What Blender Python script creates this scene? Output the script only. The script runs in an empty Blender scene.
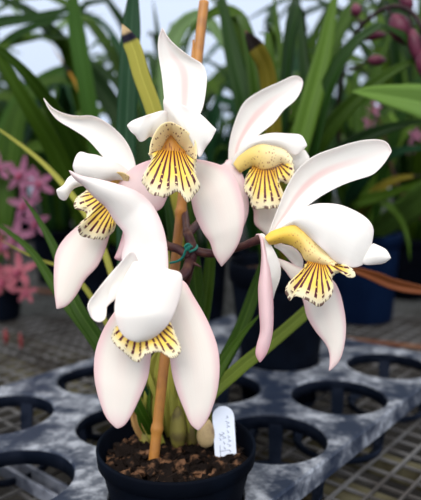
import bpy, bmesh, math, random
import numpy as np
from mathutils import Vector

random.seed(7)
C = bpy.context.scene.collection
SC = bpy.context.scene
R = math.radians

# ------------------------------------------------------------------ camera
F = 600.0                       # focal length in pixels of the 421 x 500 frame
TH = math.atan(85 / 600.0)      # camera looks down a little
H = 0.225                       # camera height above the tray top (z = 0)
FW = np.array([0, math.cos(TH), -math.sin(TH)])
UP = np.array([0, math.sin(TH), math.cos(TH)])
RT = np.array([1.0, 0, 0])
ORG = np.array([0, 0, H])
cam = bpy.data.cameras.new('camera')
cam.sensor_fit = 'VERTICAL'
cam.sensor_height = 24.0
cam.sensor_width = 24.0
cam.lens = 24.0 * F / 500.0
cam.clip_start = 0.01
cam.clip_end = 200
cam.dof.use_dof = True
cam.dof.focus_distance = 0.35
cam.dof.aperture_fstop = 4.8
co = bpy.data.objects.new('camera', cam)
co.location = (0, 0, H)
co.rotation_euler = (R(90) - TH, 0, 0)
C.objects.link(co)
SC.camera = co

# ------------------------------------------------------------------ world, sun, exposure
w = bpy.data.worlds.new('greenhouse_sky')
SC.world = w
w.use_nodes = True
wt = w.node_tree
for n in list(wt.nodes):
    wt.nodes.remove(n)
wo = wt.nodes.new('ShaderNodeOutputWorld')
bg = wt.nodes.new('ShaderNodeBackground')
tc = wt.nodes.new('ShaderNodeTexCoord')
sx = wt.nodes.new('ShaderNodeSeparateXYZ')
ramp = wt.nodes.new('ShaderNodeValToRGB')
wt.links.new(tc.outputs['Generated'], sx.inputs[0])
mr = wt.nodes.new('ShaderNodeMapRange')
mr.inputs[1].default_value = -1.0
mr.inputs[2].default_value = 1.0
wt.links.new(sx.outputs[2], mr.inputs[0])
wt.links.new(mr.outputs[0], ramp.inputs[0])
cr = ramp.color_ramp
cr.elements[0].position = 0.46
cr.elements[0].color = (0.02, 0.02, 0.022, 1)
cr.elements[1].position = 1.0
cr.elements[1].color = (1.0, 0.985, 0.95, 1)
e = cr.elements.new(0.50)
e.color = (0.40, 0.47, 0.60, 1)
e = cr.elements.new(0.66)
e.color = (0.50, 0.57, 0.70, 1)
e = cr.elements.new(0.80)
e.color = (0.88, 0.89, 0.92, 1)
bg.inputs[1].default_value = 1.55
# sky strength raised behind the viewer: added front fill for the petals
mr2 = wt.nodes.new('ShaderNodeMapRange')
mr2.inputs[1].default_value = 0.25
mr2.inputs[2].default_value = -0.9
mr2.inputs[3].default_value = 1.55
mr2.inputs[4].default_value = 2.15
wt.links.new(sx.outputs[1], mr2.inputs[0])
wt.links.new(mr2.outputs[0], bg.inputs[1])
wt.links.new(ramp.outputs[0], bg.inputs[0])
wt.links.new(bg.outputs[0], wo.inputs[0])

sun = bpy.data.lights.new('sun', 'SUN')
sun.energy = 2.1
sun.angle = R(40)
sun.color = (1.0, 0.975, 0.94)
so = bpy.data.objects.new('sun', sun)
so.rotation_euler = (R(42), R(-14), 0)
C.objects.link(so)

SC.view_settings.view_transform = 'Standard'
SC.view_settings.look = 'None'
SC.view_settings.exposure = 0.08
SC.view_settings.gamma = 1.0
SC.view_settings.use_curve_mapping = False


# ------------------------------------------------------------------ geometry helpers
def P(x, y, d):
    """world point seen at picture position (x, y) at distance d along the view axis"""
    return ORG + d * (FW + RT * (x - 210.5) / F + UP * (250 - y) / F)


def G(x, y, z=0.0):
    r = FW + RT * (x - 210.5) / F + UP * (250 - y) / F
    return ORG + r * ((z - H) / r[2])


def spline(pts, n):
    """n samples, even in length, on a Catmull-Rom curve through pts"""
    p = np.array(pts, float)
    if len(p) == 2:
        t = np.linspace(0, 1, n)[:, None]
        return p[0] * (1 - t) + p[1] * t
    q = np.vstack([2 * p[0] - p[1], p, 2 * p[-1] - p[-2]])
    out = []
    for i in range(1, len(q) - 2):
        p0, p1, p2, p3 = q[i - 1], q[i], q[i + 1], q[i + 2]
        d01 = max(np.linalg.norm(p1 - p0), 1e-9) ** .5
        d12 = max(np.linalg.norm(p2 - p1), 1e-9) ** .5
        d23 = max(np.linalg.norm(p3 - p2), 1e-9) ** .5
        m1 = p2 - p1 + d12 * ((p1 - p0) / d01 - (p2 - p0) / (d01 + d12))
        m2 = p2 - p1 + d12 * ((p3 - p2) / d23 - (p3 - p1) / (d12 + d23))
        for t in np.linspace(0, 1, 12, endpoint=False):
            out.append((2 * t**3 - 3 * t**2 + 1) * p1 + (t**3 - 2 * t**2 + t) * m1
                       + (-2 * t**3 + 3 * t**2) * p2 + (t**3 - t**2) * m2)
    out.append(p[-1])
    o = np.array(out)
    s = np.concatenate([[0], np.cumsum(np.linalg.norm(np.diff(o, axis=0), axis=1))])
    t = np.linspace(0, s[-1], n)
    return np.stack([np.interp(t, s, o[:, k]) for k in range(o.shape[1])], 1)


def prof(v, u):
    v = np.atleast_1d(np.array(v, float))
    if len(v) == 1:
        return v[0]
    return float(np.interp(u, np.linspace(0, 1, len(v)), v))


LOC = {}


def root(name, label, cat, loc, group=None):
    o = bpy.data.objects.new(name, None)
    o.empty_display_size = 0.01
    o.location = [float(k) for k in loc]
    C.objects.link(o)
    o['label'] = label
    o['category'] = cat
    if group:
        o['group'] = group
    LOC[o.name] = np.array(loc, float)
    return o


def mesh(name, verts, faces, mat, parent=None, uvs=None, smooth=True, solid=0.0, sub=0, label=None, bevel=0.0, offset=0.0):
    off = LOC.get(parent.name, np.zeros(3)) if parent else np.zeros(3)
    v = np.array(verts, float) - off
    me = bpy.data.meshes.new(name)
    me.from_pydata([tuple(k) for k in v], [], faces)
    if uvs is not None:
        ul = me.uv_layers.new(name='UVMap')
        for lp in me.loops:
            ul.data[lp.index].uv = uvs[lp.vertex_index]
    if smooth:
        for p in me.polygons:
            p.use_smooth = True
    me.update()
    me.materials.append(mat)
    o = bpy.data.objects.new(name, me)
    C.objects.link(o)
    if parent:
        o.parent = parent
    LOC[o.name] = off
    if bevel:
        m = o.modifiers.new('bevel', 'BEVEL')
        m.width = bevel
        m.segments = 2
    if solid:
        m = o.modifiers.new('thickness', 'SOLIDIFY')
        m.thickness = solid
        m.offset = offset
    if sub:
        m = o.modifiers.new('smooth', 'SUBSURF')
        m.levels = sub
        m.render_levels = sub
    if label:
        o['label'] = label
    return o


def grid_faces(nu, nv):
    return [(i * nv + j, i * nv + j + 1, (i + 1) * nv + j + 1, (i + 1) * nv + j)
            for i in range(nu - 1) for j in range(nv - 1)]


def loft(name, A, B, d0, depA, depB=None, bulge=0.0, mat=None, parent=None, nu=30, nv=13,
         ruffle=0.0, rk=9.0, rphase=0.0, solid=0.0007, taper=True, label=None, scallop=0.0, edge_roll=0.0, vpow=1.0):
    """surface between two outline curves A and B; depths in cm relative to d0 (minus = towards the viewer)"""
    a = spline(A, nu)
    b = spline(B, nu)
    if depB is None:
        depB = depA
    V, U = [], []
    rnd = random.Random(hash(name) % 999 + int(d0 * 1000) + len(A))
    for i in range(nu):
        u = i / (nu - 1)
        da, db = prof(depA, u), prof(depB, u)
        bl = prof(bulge, u)
        if taper:
            bl *= max(math.sin(math.pi * min(max(u, 0.0), 1.0)), 0) ** 0.6
        sc = scallop * (math.sin(u * rk * 3.1 + rphase) + 0.6 * rnd.uniform(-1, 1))
        for j in range(nv):
            v = j / (nv - 1)
            x, y = a[i] * (1 - v) + b[i] * v
            if scallop:
                x += (b[i][0] - a[i][0]) * v**4 * sc
                y += (b[i][1] - a[i][1]) * v**4 * sc
            t = 2 * v - 1
            vv = v ** vpow
            dd = da * (1 - vv) + db * vv + bl * (1 - t * t)
            if taper:
                dd += ruffle * t**4 * math.sin(rk * u * 2 + rphase + 2.2 * (v > .5)) * math.sin(math.pi * u)
                dd += edge_roll * abs(t)**5 * math.sin(math.pi * u)
            else:
                dd += ruffle * v**3 * math.sin(rk * 2 * u + rphase)
            V.append(P(x, y, d0 + dd / 100.0))
            U.append((u, v))
    return mesh(name, V, grid_faces(nu, nv), mat, parent, uvs=U, solid=solid, sub=1, label=label)


def tube(name, pts, rad, mat, parent=None, n=24, seg=10, label=None, caps=True, jitter=None):
    p = spline(pts, n)
    V = []
    prev = None
    for i in range(n):
        T = p[min(i + 1, n - 1)] - p[max(i - 1, 0)]
        T = T / (np.linalg.norm(T) + 1e-12)
        if prev is None:
            k = np.array([0, 1.0, 0]) if abs(T[1]) < .9 else np.array([1.0, 0, 0])
            s = np.cross(T, k)
        else:
            s = prev - T * (prev @ T)
        s /= np.linalg.norm(s)
        prev = s
        q = np.cross(T, s)
        r = prof(rad, i / (n - 1))
        if jitter:
            r *= jitter(i / (n - 1))
        for j in range(seg):
            a = 2 * math.pi * j / seg
            V.append(p[i] + r * (math.cos(a) * s + math.sin(a) * q))
    fs = [(i * seg + j, i * seg + (j + 1) % seg, (i + 1) * seg + (j + 1) % seg, (i + 1) * seg + j)
          for i in range(n - 1) for j in range(seg)]
    if caps:
        fs.append(tuple(range(seg))[::-1])
        fs.append(tuple((n - 1) * seg + j for j in range(seg)))
    return mesh(name, V, fs, mat, parent, label=label)


def lathe(name, profile, cx, cy, mat, parent=None, seg=48, label=None, smooth=True):
    V = []
    for r, z in profile:
        for j in range(seg):
            a = 2 * math.pi * j / seg
            V.append((cx + r * math.cos(a), cy + r * math.sin(a), z))
    n = len(profile)
    fs = [(i * seg + j, i * seg + (j + 1) % seg, (i + 1) * seg + (j + 1) % seg, (i + 1) * seg + j)
          for i in range(n - 1) for j in range(seg)]
    o = mesh(name, V, fs, mat, parent, smooth=smooth, label=label)
    return o


def strap_data(pts, wid, face, n=22, fold=0.12, blunt=0.0, twist=0.0):
    """a folded strap leaf along world points; face = direction the blade faces"""
    p = spline(pts, n)
    V, U = [], []
    for i in range(n):
        u = i / (n - 1)
        T = p[min(i + 1, n - 1)] - p[max(i - 1, 0)]
        T /= np.linalg.norm(T) + 1e-12
        N = np.array(face, float) - T * (T @ np.array(face, float))
        N /= np.linalg.norm(N) + 1e-9
        S = np.cross(T, N)
        if twist:
            a = twist * u
            S, N = S * math.cos(a) + N * math.sin(a), N * math.cos(a) - S * math.sin(a)
        if blunt:
            k = (0.6 + 0.4 * min(u / .3, 1)) * min((1 - u) / (.13 if blunt is True else blunt), 1) ** .7
        else:
            k = (0.55 + 0.45 * min(u / .35, 1)) * min((1 - u) / .38, 1) ** .75
        hw = wid * 0.5 * max(k, 0.02)
        for j, t in enumerate((-1, -.6, -.2, 0, .2, .6, 1)):
            V.append(p[i] + S * hw * t + N * hw * fold * 2 * (abs(t) - .4))
            U.append((u, j / 6))
    return V, U, n


def strap(name, pts, wid, face, mat, parent, n=22, fold=0.12, blunt=False, label=None, twist=0.0):
    V, U, n = strap_data(pts, wid, face, n, fold, blunt, twist)
    return mesh(name, V, grid_faces(n, 7), mat, parent, uvs=U, solid=0.0009, label=label)


VIEW = np.array([0, -1.0, 0.25])


def hleaf(parent, pts, wpx, mat, blunt=False, base=None, name='leaf', label=None, fold=.12, face=None):
    """leaf through (x, y, distance) points, base first"""
    q = [P(*k) for k in pts]
    if base is not None:
        q = [np.array(base)] + q
    d = np.mean([k[2] for k in pts])
    return strap(name, q, wpx * d / F, VIEW if face is None else face, mat, parent, blunt=blunt, label=label, fold=fold, n=44)


def box_data(p0, p1, wdt, hgt):
    """bar of width wdt, height hgt from p0 to p1 (top face centre line)"""
    p0, p1 = np.array(p0, float), np.array(p1, float)
    T = (p1 - p0) / np.linalg.norm(p1 - p0)
    S = np.cross(T, [0, 0, 1.0])
    S /= np.linalg.norm(S)
    Z = np.cross(S, T)
    V = []
    for p in (p0, p1):
        for a, b in ((-1, 0), (1, 0), (1, -1), (-1, -1)):
            V.append(p + S * a * wdt / 2 + Z * b * hgt)
    return V, [(0, 1, 2, 3), (7, 6, 5, 4), (0, 4, 5, 1), (1, 5, 6, 2), (2, 6, 7, 3), (3, 7, 4, 0)]


# ------------------------------------------------------------------ materials
def newmat(name):
    m = bpy.data.materials.new(name)
    m.use_nodes = True
    t = m.node_tree
    for n in list(t.nodes):
        t.nodes.remove(n)
    out = t.nodes.new('ShaderNodeOutputMaterial')
    b = t.nodes.new('ShaderNodeBsdfPrincipled')
    t.links.new(b.outputs[0], out.inputs[0])
    return m, t, b, out


def N(t, kind, **kw):
    n = t.nodes.new(kind)
    for k, v in kw.items():
        setattr(n, k, v)
    return n


def math_(t, op, a, b=None, c=None, clamp=False):
    n = t.nodes.new('ShaderNodeMath')
    n.operation = op
    n.use_clamp = clamp
    for i, x in enumerate((a, b, c)):
        if x is None:
            continue
        if isinstance(x, (int, float)):
            n.inputs[i].default_value = x
        else:
            t.links.new(x, n.inputs[i])
    return n.outputs[0]


def step(t, x, lo, hi):
    n = t.nodes.new('ShaderNodeMapRange')
    n.interpolation_type = 'SMOOTHSTEP'
    n.inputs[1].default_value = lo
    n.inputs[2].default_value = hi
    t.links.new(x, n.inputs[0])
    return n.outputs[0]


def mixc(t, fac, a, b):
    n = t.nodes.new('ShaderNodeMix')
    n.data_type = 'RGBA'
    for i, x in ((0, fac), (6, a), (7, b)):
        if isinstance(x, (int, float)):
            n.inputs[i].default_value = x
        elif isinstance(x, tuple):
            n.inputs[i].default_value = (*x, 1)
        else:
            t.links.new(x, n.inputs[i])
    return n.outputs[2]


def uvs(t):
    a = N(t, 'ShaderNodeUVMap')
    a.uv_map = 'UVMap'
    s = N(t, 'ShaderNodeSeparateXYZ')
    t.links.new(a.outputs[0], s.inputs[0])
    return s.outputs[0], s.outputs[1]


def noise(t, scale, detail=3.0, vec=None, rough=.5):
    n = N(t, 'ShaderNodeTexNoise')
    n.inputs['Scale'].default_value = scale
    n.inputs['Detail'].default_value = detail
    n.inputs['Roughness'].default_value = rough
    if vec is None:
        c = N(t, 'ShaderNodeTexCoord')
        vec = c.outputs['Object']
    t.links.new(vec, n.inputs['Vector'])
    return n.outputs['Fac']


def combine(t, x, y, z=0.0):
    n = N(t, 'ShaderNodeCombineXYZ')
    for i, k in enumerate((x, y, z)):
        if isinstance(k, (int, float)):
            n.inputs[i].default_value = k
        else:
            t.links.new(k, n.inputs[i])
    return n.outputs[0]


def thin(t, b, out, col, amount):
    """leaf or petal: some of the light comes through"""
    tr = N(t, 'ShaderNodeBsdfTranslucent')
    mx = N(t, 'ShaderNodeMixShader')
    mx.inputs[0].default_value = amount
    t.links.new(col, tr.inputs[0])
    t.links.new(b.outputs[0], mx.inputs[1])
    t.links.new(tr.outputs[0], mx.inputs[2])
    t.links.new(mx.outputs[0], out.inputs[0])


PINK = (0.82, 0.42, 0.48)


def petal_mat(name, edge=0.25, mid=0.0, tip=0.0, blush=0.0, white=(0.94, 0.91, 0.86), base=0.0):
    m, t, b, out = newmat(name)
    u, v = uvs(t)
    e = math_(t, 'ABSOLUTE', math_(t, 'MULTIPLY_ADD', v, 2.0, -1.0))
    col = mixc(t, math_(t, 'MULTIPLY', noise(t, 55, 2), 0.10), white, (0.90, 0.80, 0.66))
    if blush:
        col = mixc(t, blush, col, (0.86, 0.58, 0.60))
    if mid:
        band = math_(t, 'SUBTRACT', 1.0, step(t, e, 0.05, 0.30))
        along = math_(t, 'SUBTRACT', 1.0, step(t, u, 0.35, 0.95))
        col = mixc(t, math_(t, 'MULTIPLY', math_(t, 'MULTIPLY', band, along), mid), col, (0.86, 0.60, 0.56))
    if edge:
        col = mixc(t, math_(t, 'MULTIPLY', step(t, e, 0.55, 1.0), edge), col, PINK)
    if tip:
        col = mixc(t, math_(t, 'MULTIPLY', step(t, u, 0.80, 1.0), tip), col, PINK)
    if base:
        col = mixc(t, math_(t, 'MULTIPLY', math_(t, 'SUBTRACT', 1.0, step(t, u, 0.0, 0.3)), base), col, (0.80, 0.66, 0.22))
    vein = noise(t, 1.0, 2, combine(t, math_(t, 'MULTIPLY', u, 2.0), math_(t, 'MULTIPLY', v, 34.0)))
    col = mixc(t, math_(t, 'MULTIPLY', step(t, vein, .45, .75), 0.05), col, (0.80, 0.66, 0.62))
    t.links.new(col, b.inputs['Base Color'])
    b.inputs['Roughness'].default_value = 0.5
    b.inputs['Specular IOR Level'].default_value = 0.25
    bp = N(t, 'ShaderNodeBump')
    bp.inputs['Strength'].default_value = 0.12
    bp.inputs['Distance'].default_value = 0.001
    t.links.new(vein, bp.inputs['Height'])
    t.links.new(bp.outputs[0], b.inputs['Normal'])
    thin(t, b, out, col, 0.36)
    return m


def lip_mat(name, n_lines, seed=0.0, golden=1.0):
    """u runs around the lip, v from the throat to the frilled margin"""
    m, t, b, out = newmat(name)
    u, v = uvs(t)
    col = mixc(t, step(t, v, 0.0, 0.45), (0.74, 0.36, 0.02), (0.88, 0.62, 0.10))
    col = mixc(t, step(t, v, 0.52, 0.95), col, (0.92, 0.82, 0.56))
    jit = noise(t, 1.0, 2, combine(t, math_(t, 'MULTIPLY', u, 9.0), math_(t, 'MULTIPLY', v, 2.5), seed))
    ph = math_(t, 'ADD', math_(t, 'MULTIPLY', u, n_lines * 6.2832), math_(t, 'MULTIPLY', jit, 2.2))
    s = math_(t, 'SINE', ph)
    line = step(t, math_(t, 'SUBTRACT', s, math_(t, 'MULTIPLY_ADD', v, 0.40, -0.02)), 0.0, 0.26)
    brk = noise(t, 1.0, 1, combine(t, math_(t, 'MULTIPLY', u, n_lines * 1.0), math_(t, 'MULTIPLY', v, 11.0), seed + 3.3))
    keep = math_(t, 'GREATER_THAN', brk, math_(t, 'MULTIPLY_ADD', v, 0.38, 0.14))
    fade = math_(t, 'SUBTRACT', 1.0, step(t, v, 0.80, 0.88))
    line = math_(t, 'MULTIPLY', math_(t, 'MULTIPLY', line, keep), fade)
    rim = math_(t, 'MULTIPLY', step(t, v, 0.90, 0.94), math_(t, 'GREATER_THAN', noise(t, 1.0, 1, combine(t, math_(t, 'MULTIPLY', u, 60.0), seed, 0)), 0.52))
    mk = math_(t, 'MAXIMUM', line, math_(t, 'MULTIPLY', rim, 0.85))
    col = mixc(t, mk, col, (0.09, 0.006, 0.018))
    t.links.new(col, b.inputs['Base Color'])
    b.inputs['Roughness'].default_value = 0.45
    b.inputs['Specular IOR Level'].default_value = 0.3
    thin(t, b, out, col, 0.22)
    return m


def spot_mat(name, dark=(0.16, 0.02, 0.03), amount=1.0, colour=(0.86, 0.66, 0.22), dens=(15, 7), pale=0.5, along=False):
    m, t, b, out = newmat(name)
    u, v = uvs(t)
    col = mixc(t, step(t, u if along else v, 0.25, 0.9), colour, tuple(c * (1 - pale) + k * pale for c, k in zip(colour, (0.90, 0.80, 0.55))))
    vo = N(t, 'ShaderNodeTexVoronoi')
    vo.inputs['Scale'].default_value = 1.0
    vo.inputs['Randomness'].default_value = 0.8
    t.links.new(combine(t, math_(t, 'MULTIPLY', u, dens[0]), math_(t, 'MULTIPLY', v, dens[1])), vo.inputs['Vector'])
    sp = math_(t, 'SUBTRACT', 1.0, step(t, vo.outputs['Distance'], 0.20, 0.36))
    if along:
        sp = math_(t, 'MULTIPLY', sp, step(t, math_(t, 'ADD', u, v), 0.55, 0.9))
    col = mixc(t, math_(t, 'MULTIPLY', sp, amount), col, dark)
    t.links.new(col, b.inputs['Base Color'])
    b.inputs['Roughness'].default_value = 0.45
    b.inputs['Specular IOR Level'].default_value = 0.3
    thin(t, b, out, col, 0.2)
    return m


def leaf_mat(name, c1, c2, rough=0.42, trans=0.20, tip=None, tip2=None, t0=.8, t1=.9, spots=0.0):
    m, t, b, out = newmat(name)
    u, v = uvs(t)
    e = math_(t, 'ABSOLUTE', math_(t, 'MULTIPLY_ADD', v, 2.0, -1.0))
    nz = noise(t, 1.0, 3, combine(t, math_(t, 'MULTIPLY', u, 4.0), math_(t, 'MULTIPLY', v, 14.0)))
    oi = N(t, 'ShaderNodeObjectInfo')
    k = math_(t, 'MULTIPLY_ADD', oi.outputs['Random'], 0.6, math_(t, 'MULTIPLY_ADD', nz, 0.8, -0.3))
    col = mixc(t, math_(t, 'MAXIMUM', math_(t, 'MINIMUM', k, 1.0), 0.0), c1, c2)
    mid = math_(t, 'SUBTRACT', 1.0, step(t, e, 0.02, 0.14))
    col = mixc(t, math_(t, 'MULTIPLY', mid, 0.35), col, tuple(min(1, c * 1.9 + .02) for c in c2))
    if tip:
        col = mixc(t, step(t, u, t0, t0 + .01), col, tip)
        col = mixc(t, step(t, u, t1, t1 + .01), col, tip2)
    t.links.new(col, b.inputs['Base Color'])
    b.inputs['Roughness'].default_value = rough
    b.inputs['Specular IOR Level'].default_value = 0.09
    thin(t, b, out, col, trans)
    return m


def plain(name, col, rough=0.5, metal=0.0, col2=None, scale=40, spec=0.4, bump=0.0, lo=.4, hi=.65):
    m, t, b, out = newmat(name)
    nz = noise(t, scale, 4)
    c = mixc(t, step(t, nz, lo, hi), col, col2 or tuple(k * .75 for k in col))
    t.links.new(c, b.inputs['Base Color'])
    b.inputs['Roughness'].default_value = rough
    b.inputs['Metallic'].default_value = metal
    b.inputs['Specular IOR Level'].default_value = spec
    if bump:
        bp = N(t, 'ShaderNodeBump')
        bp.inputs['Strength'].default_value = bump
        bp.inputs['Distance'].default_value = 0.002
        t.links.new(nz, bp.inputs['Height'])
        t.links.new(bp.outputs[0], b.inputs['Normal'])
    return m


M = {}
M['white'] = petal_mat('petal_white', edge=0.10, mid=0.0)
M['dorsal'] = petal_mat('petal_dorsal', edge=0.04, mid=0.80, tip=0.12)
M['sepal'] = petal_mat('petal_sepal', edge=0.50, mid=0.10, tip=0.38, blush=0.05, white=(0.92, 0.87, 0.79))
M['sepal_pink'] = petal_mat('petal_pink', edge=0.35, mid=0.1, tip=0.3, blush=0.55)
M['sepal_rose'] = petal_mat('petal_rose', edge=0.55, mid=0.0, tip=0.6, blush=0.75)
M['pink_edge'] = petal_mat('petal_pink_edge', edge=0.35, mid=0.05, tip=0.3)
M['lip'] = lip_mat('lip_striped', 13, 0.0)
M['lip_b'] = lip_mat('lip_striped_b', 15, 4.7)
M['hood'] = spot_mat('lip_spotted', amount=0.9, dens=(28, 4), colour=(0.92, 0.76, 0.42), pale=.3)
M['gold'] = spot_mat('lip_golden', amount=0.6, colour=(0.84, 0.56, 0.08), dark=(0.40, 0.10, 0.05), dens=(26, 8), pale=.6, along=True)
M['gold_pale'] = spot_mat('lip_pale_golden', amount=0.75, colour=(0.88, 0.66, 0.20), dark=(0.30, 0.05, 0.05), dens=(26, 7), pale=.8, along=True)
M['throat'] = spot_mat('throat_orange', amount=0.8, colour=(0.62, 0.27, 0.03), dark=(0.18, 0.02, 0.02), dens=(14, 2), pale=.1)
M['stem'] = plain('purple_stem', (0.050, 0.016, 0.017), 0.45, col2=(0.10, 0.040, 0.026), scale=120, spec=.25)
M['leaf'] = leaf_mat('leaf_green', (0.018, 0.048, 0.003), (0.055, 0.105, 0.007))
M['leaf_dark'] = leaf_mat('leaf_dark_green', (0.005, 0.020, 0.002), (0.016, 0.048, 0.006))
M['leaf_bright'] = leaf_mat('leaf_bright_green', (0.050, 0.105, 0.010), (0.090, 0.160, 0.018))
M['leaf_teal'] = leaf_mat('leaf_blue_green', (0.008, 0.036, 0.014), (0.016, 0.060, 0.022))
M['leaf_mid'] = leaf_mat('leaf_mid_green', (0.030, 0.080, 0.010), (0.050, 0.115, 0.018))
M['leaf_pale'] = leaf_mat('leaf_pale_green', (0.105, 0.195, 0.030), (0.150, 0.250, 0.055))
M['leaf_lime'] = leaf_mat('leaf_lime', (0.075, 0.110, 0.012), (0.120, 0.160, 0.022))
M['leaf_grey'] = leaf_mat('leaf_grey_green', (0.10, 0.17, 0.06), (0.15, 0.23, 0.09))
M['leaf_yellow'] = leaf_mat('leaf_yellowing', (0.28, 0.28, 0.035), (0.40, 0.36, 0.07), tip=(0.012, 0.010, 0.022), tip2=(0.50, 0.36, 0.19), t0=.952, t1=.972)
M['leaf_olive'] = leaf_mat('leaf_olive', (0.13, 0.105, 0.010), (0.19, 0.15, 0.02), tip=(0.012, 0.008, 0.006), tip2=(0.10, 0.05, 0.03), t0=.925, t1=.985)
M['leaf_dry'] = leaf_mat('leaf_dry', (0.13, 0.035, 0.012), (0.19, 0.065, 0.018), trans=.1)
M['leaf_orange'] = leaf_mat('leaf_orange', (0.40, 0.20, 0.03), (0.55, 0.30, 0.05), tip=(0.03, 0.03, 0.03), tip2=(0.45, 0.33, 0.20), t0=.90, t1=.93)
M['sheath'] = leaf_mat('sheath', (0.20, 0.21, 0.03), (0.33, 0.31, 0.06))
M['sheath_tan'] = leaf_mat('sheath_tan', (0.30, 0.14, 0.04), (0.42, 0.26, 0.10), trans=.1)
M['bulb'] = plain('bulb_tan', (0.42, 0.30, 0.14), 0.6, col2=(0.22, 0.14, 0.07), scale=90, bump=.3)
M['bulb_old'] = plain('bulb_old', (0.20, 0.17, 0.030), 0.6, col2=(0.10, 0.075, 0.02), scale=90, bump=.3)
M['cane'] = plain('bamboo', (0.42, 0.175, 0.030), 0.45, col2=(0.30, 0.12, 0.03), scale=60)
M['cane_end'] = plain('bamboo_cut', (0.42, 0.28, 0.14), 0.8, scale=400)
M['pot'] = plain('black_plastic_pot', (0.003, 0.004, 0.007), 0.6, col2=(0.004, 0.006, 0.011), scale=30, spec=.015)
M['pot_blue'] = plain('navy_plastic_pot', (0.003, 0.008, 0.026), 0.5, col2=(0.004, 0.011, 0.034), scale=20, spec=.015)
M['bark'] = plain('bark', (0.007, 0.004, 0.003), 0.85, col2=(0.17, 0.085, 0.045), scale=120, bump=.5, spec=.1, lo=.50, hi=.72)
def tray_mat():
    m, t, b, out = newmat('tray_plastic')
    a = step(t, noise(t, 22, 5, rough=.62), .40, .62)
    c = step(t, noise(t, 95, 4, rough=.6), .36, .66)
    k = math_(t, 'MULTIPLY', a, math_(t, 'MULTIPLY_ADD', c, .75, .25))
    col = mixc(t, k, (0.014, 0.021, 0.040), (0.34, 0.36, 0.40))
    t.links.new(col, b.inputs['Base Color'])
    b.inputs['Roughness'].default_value = 0.42
    b.inputs['Specular IOR Level'].default_value = 0.25
    bp = N(t, 'ShaderNodeBump')
    bp.inputs['Strength'].default_value = 0.2
    bp.inputs['Distance'].default_value = 0.002
    t.links.new(k, bp.inputs['Height'])
    t.links.new(bp.outputs[0], b.inputs['Normal'])
    return m


M['tray'] = tray_mat()
M['tray_dark'] = plain('tray_cup_plastic', (0.005, 0.008, 0.016), 0.6, col2=(0.012, 0.016, 0.028), scale=50, spec=.04)
M['wire'] = plain('galvanised_wire', (0.12, 0.117, 0.117), 0.6, 0.0, col2=(0.05, 0.045, 0.042), scale=18, spec=.2)
M['timber'] = plain('algae_timber', (0.028, 0.022, 0.012), 0.9, col2=(0.075, 0.068, 0.04), scale=22, bump=.3, spec=.1)
M['rust'] = plain('rusty_steel', (0.10, 0.035, 0.018), 0.85, col2=(0.15, 0.08, 0.05), scale=40, spec=.1)
M['steel'] = plain('pale_steel', (0.20, 0.215, 0.26), 0.45, 0.0, col2=(0.07, 0.08, 0.11), scale=60)
M['label'] = plain('label_plastic', (0.72, 0.76, 0.84), 0.45, col2=(0.66, 0.70, 0.79), scale=60)
M['pencil'] = plain('pencil', (0.28, 0.31, 0.40), 0.8)
M['tie'] = plain('teal_tie', (0.005, 0.20, 0.15), 0.5)
M['floor'] = plain('gravel_floor', (0.012, 0.011, 0.010), 0.95, col2=(0.022, 0.02, 0.017), scale=14, spec=.05)
M['wall'] = plain('sidewall_block', (0.05, 0.055, 0.05), 0.9, scale=5)
M['bud'] = plain('purple_bud', (0.070, 0.011, 0.026), 0.42, col2=(0.11, 0.022, 0.042), scale=60, spec=.2)
M['mauve'] = petal_mat('petal_mauve', edge=0.2, blush=0.0, white=(0.27, 0.065, 0.165))
M['rosy'] = petal_mat('petal_rosy', edge=0.2, blush=0.0, white=(0.33, 0.045, 0.085))
M['stem_dark'] = plain('dark_stem', (0.018, 0.007, 0.010), 0.5, col2=(0.035, 0.015, 0.015), scale=80, spec=.15)
M['red'] = plain('red_petal', (0.16, 0.012, 0.014), 0.6)
M['mauve_lip'] = plain('mauve_lip', (0.22, 0.02, 0.06), 0.5)

# ------------------------------------------------------------------ setting: floor
fl = mesh('floor', [(-6, -1, -0.85), (6, -1, -0.85), (6, 8, -0.85), (-6, 8, -0.85)], [(0, 1, 2, 3)], M['floor'])
fl['kind'] = 'structure'


def struct(name, p0, p1, mat):
    x0, y0, z0_ = p0
    x1, y1, z1_ = p1
    v = [(x0, y0, z0_), (x1, y0, z0_), (x1, y1, z0_), (x0, y1, z0_), (x0, y0, z1_), (x1, y0, z1_), (x1, y1, z1_), (x0, y1, z1_)]
    o = mesh(name, v, [(3, 2, 1, 0), (4, 5, 6, 7), (0, 1, 5, 4), (1, 2, 6, 5), (2, 3, 7, 6), (3, 0, 4, 7)], mat, smooth=False)
    o['kind'] = 'structure'
    return o


struct('wall_back', (-4.2, 4.2, -.85), (4.2, 4.35, 0.02), M['wall'])
for i, x in enumerate((-3.0, -1.5, .56, 1.8, 3.2)):
    struct('trim_%d' % (i + 1), (x, 4.22, .02), (x + .045, 4.27, 2.4), M['steel'])
struct('trim_6', (-4.2, 4.2, 2.4), (4.2, 4.27, 2.46), M['steel'])

# ------------------------------------------------------------------ the bench
AU = R(50.0)
DU = np.array([math.cos(AU), math.sin(AU), 0])       # along the rows
DV = np.array([-math.sin(AU), math.cos(AU), 0])      # across
BZ = -0.052
BC = np.array([0.1, 1.05, BZ])
bench = root('greenhouse_bench', 'wire mesh greenhouse bench on weathered timbers, carrying tray and pots', 'bench', (0.1, 1.05, -0.85))
V, Fc = [], []


def add(vf):
    o = len(V)
    V.extend(vf[0])
    Fc.extend([tuple(i + o for i in f) for f in vf[1]])


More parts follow.
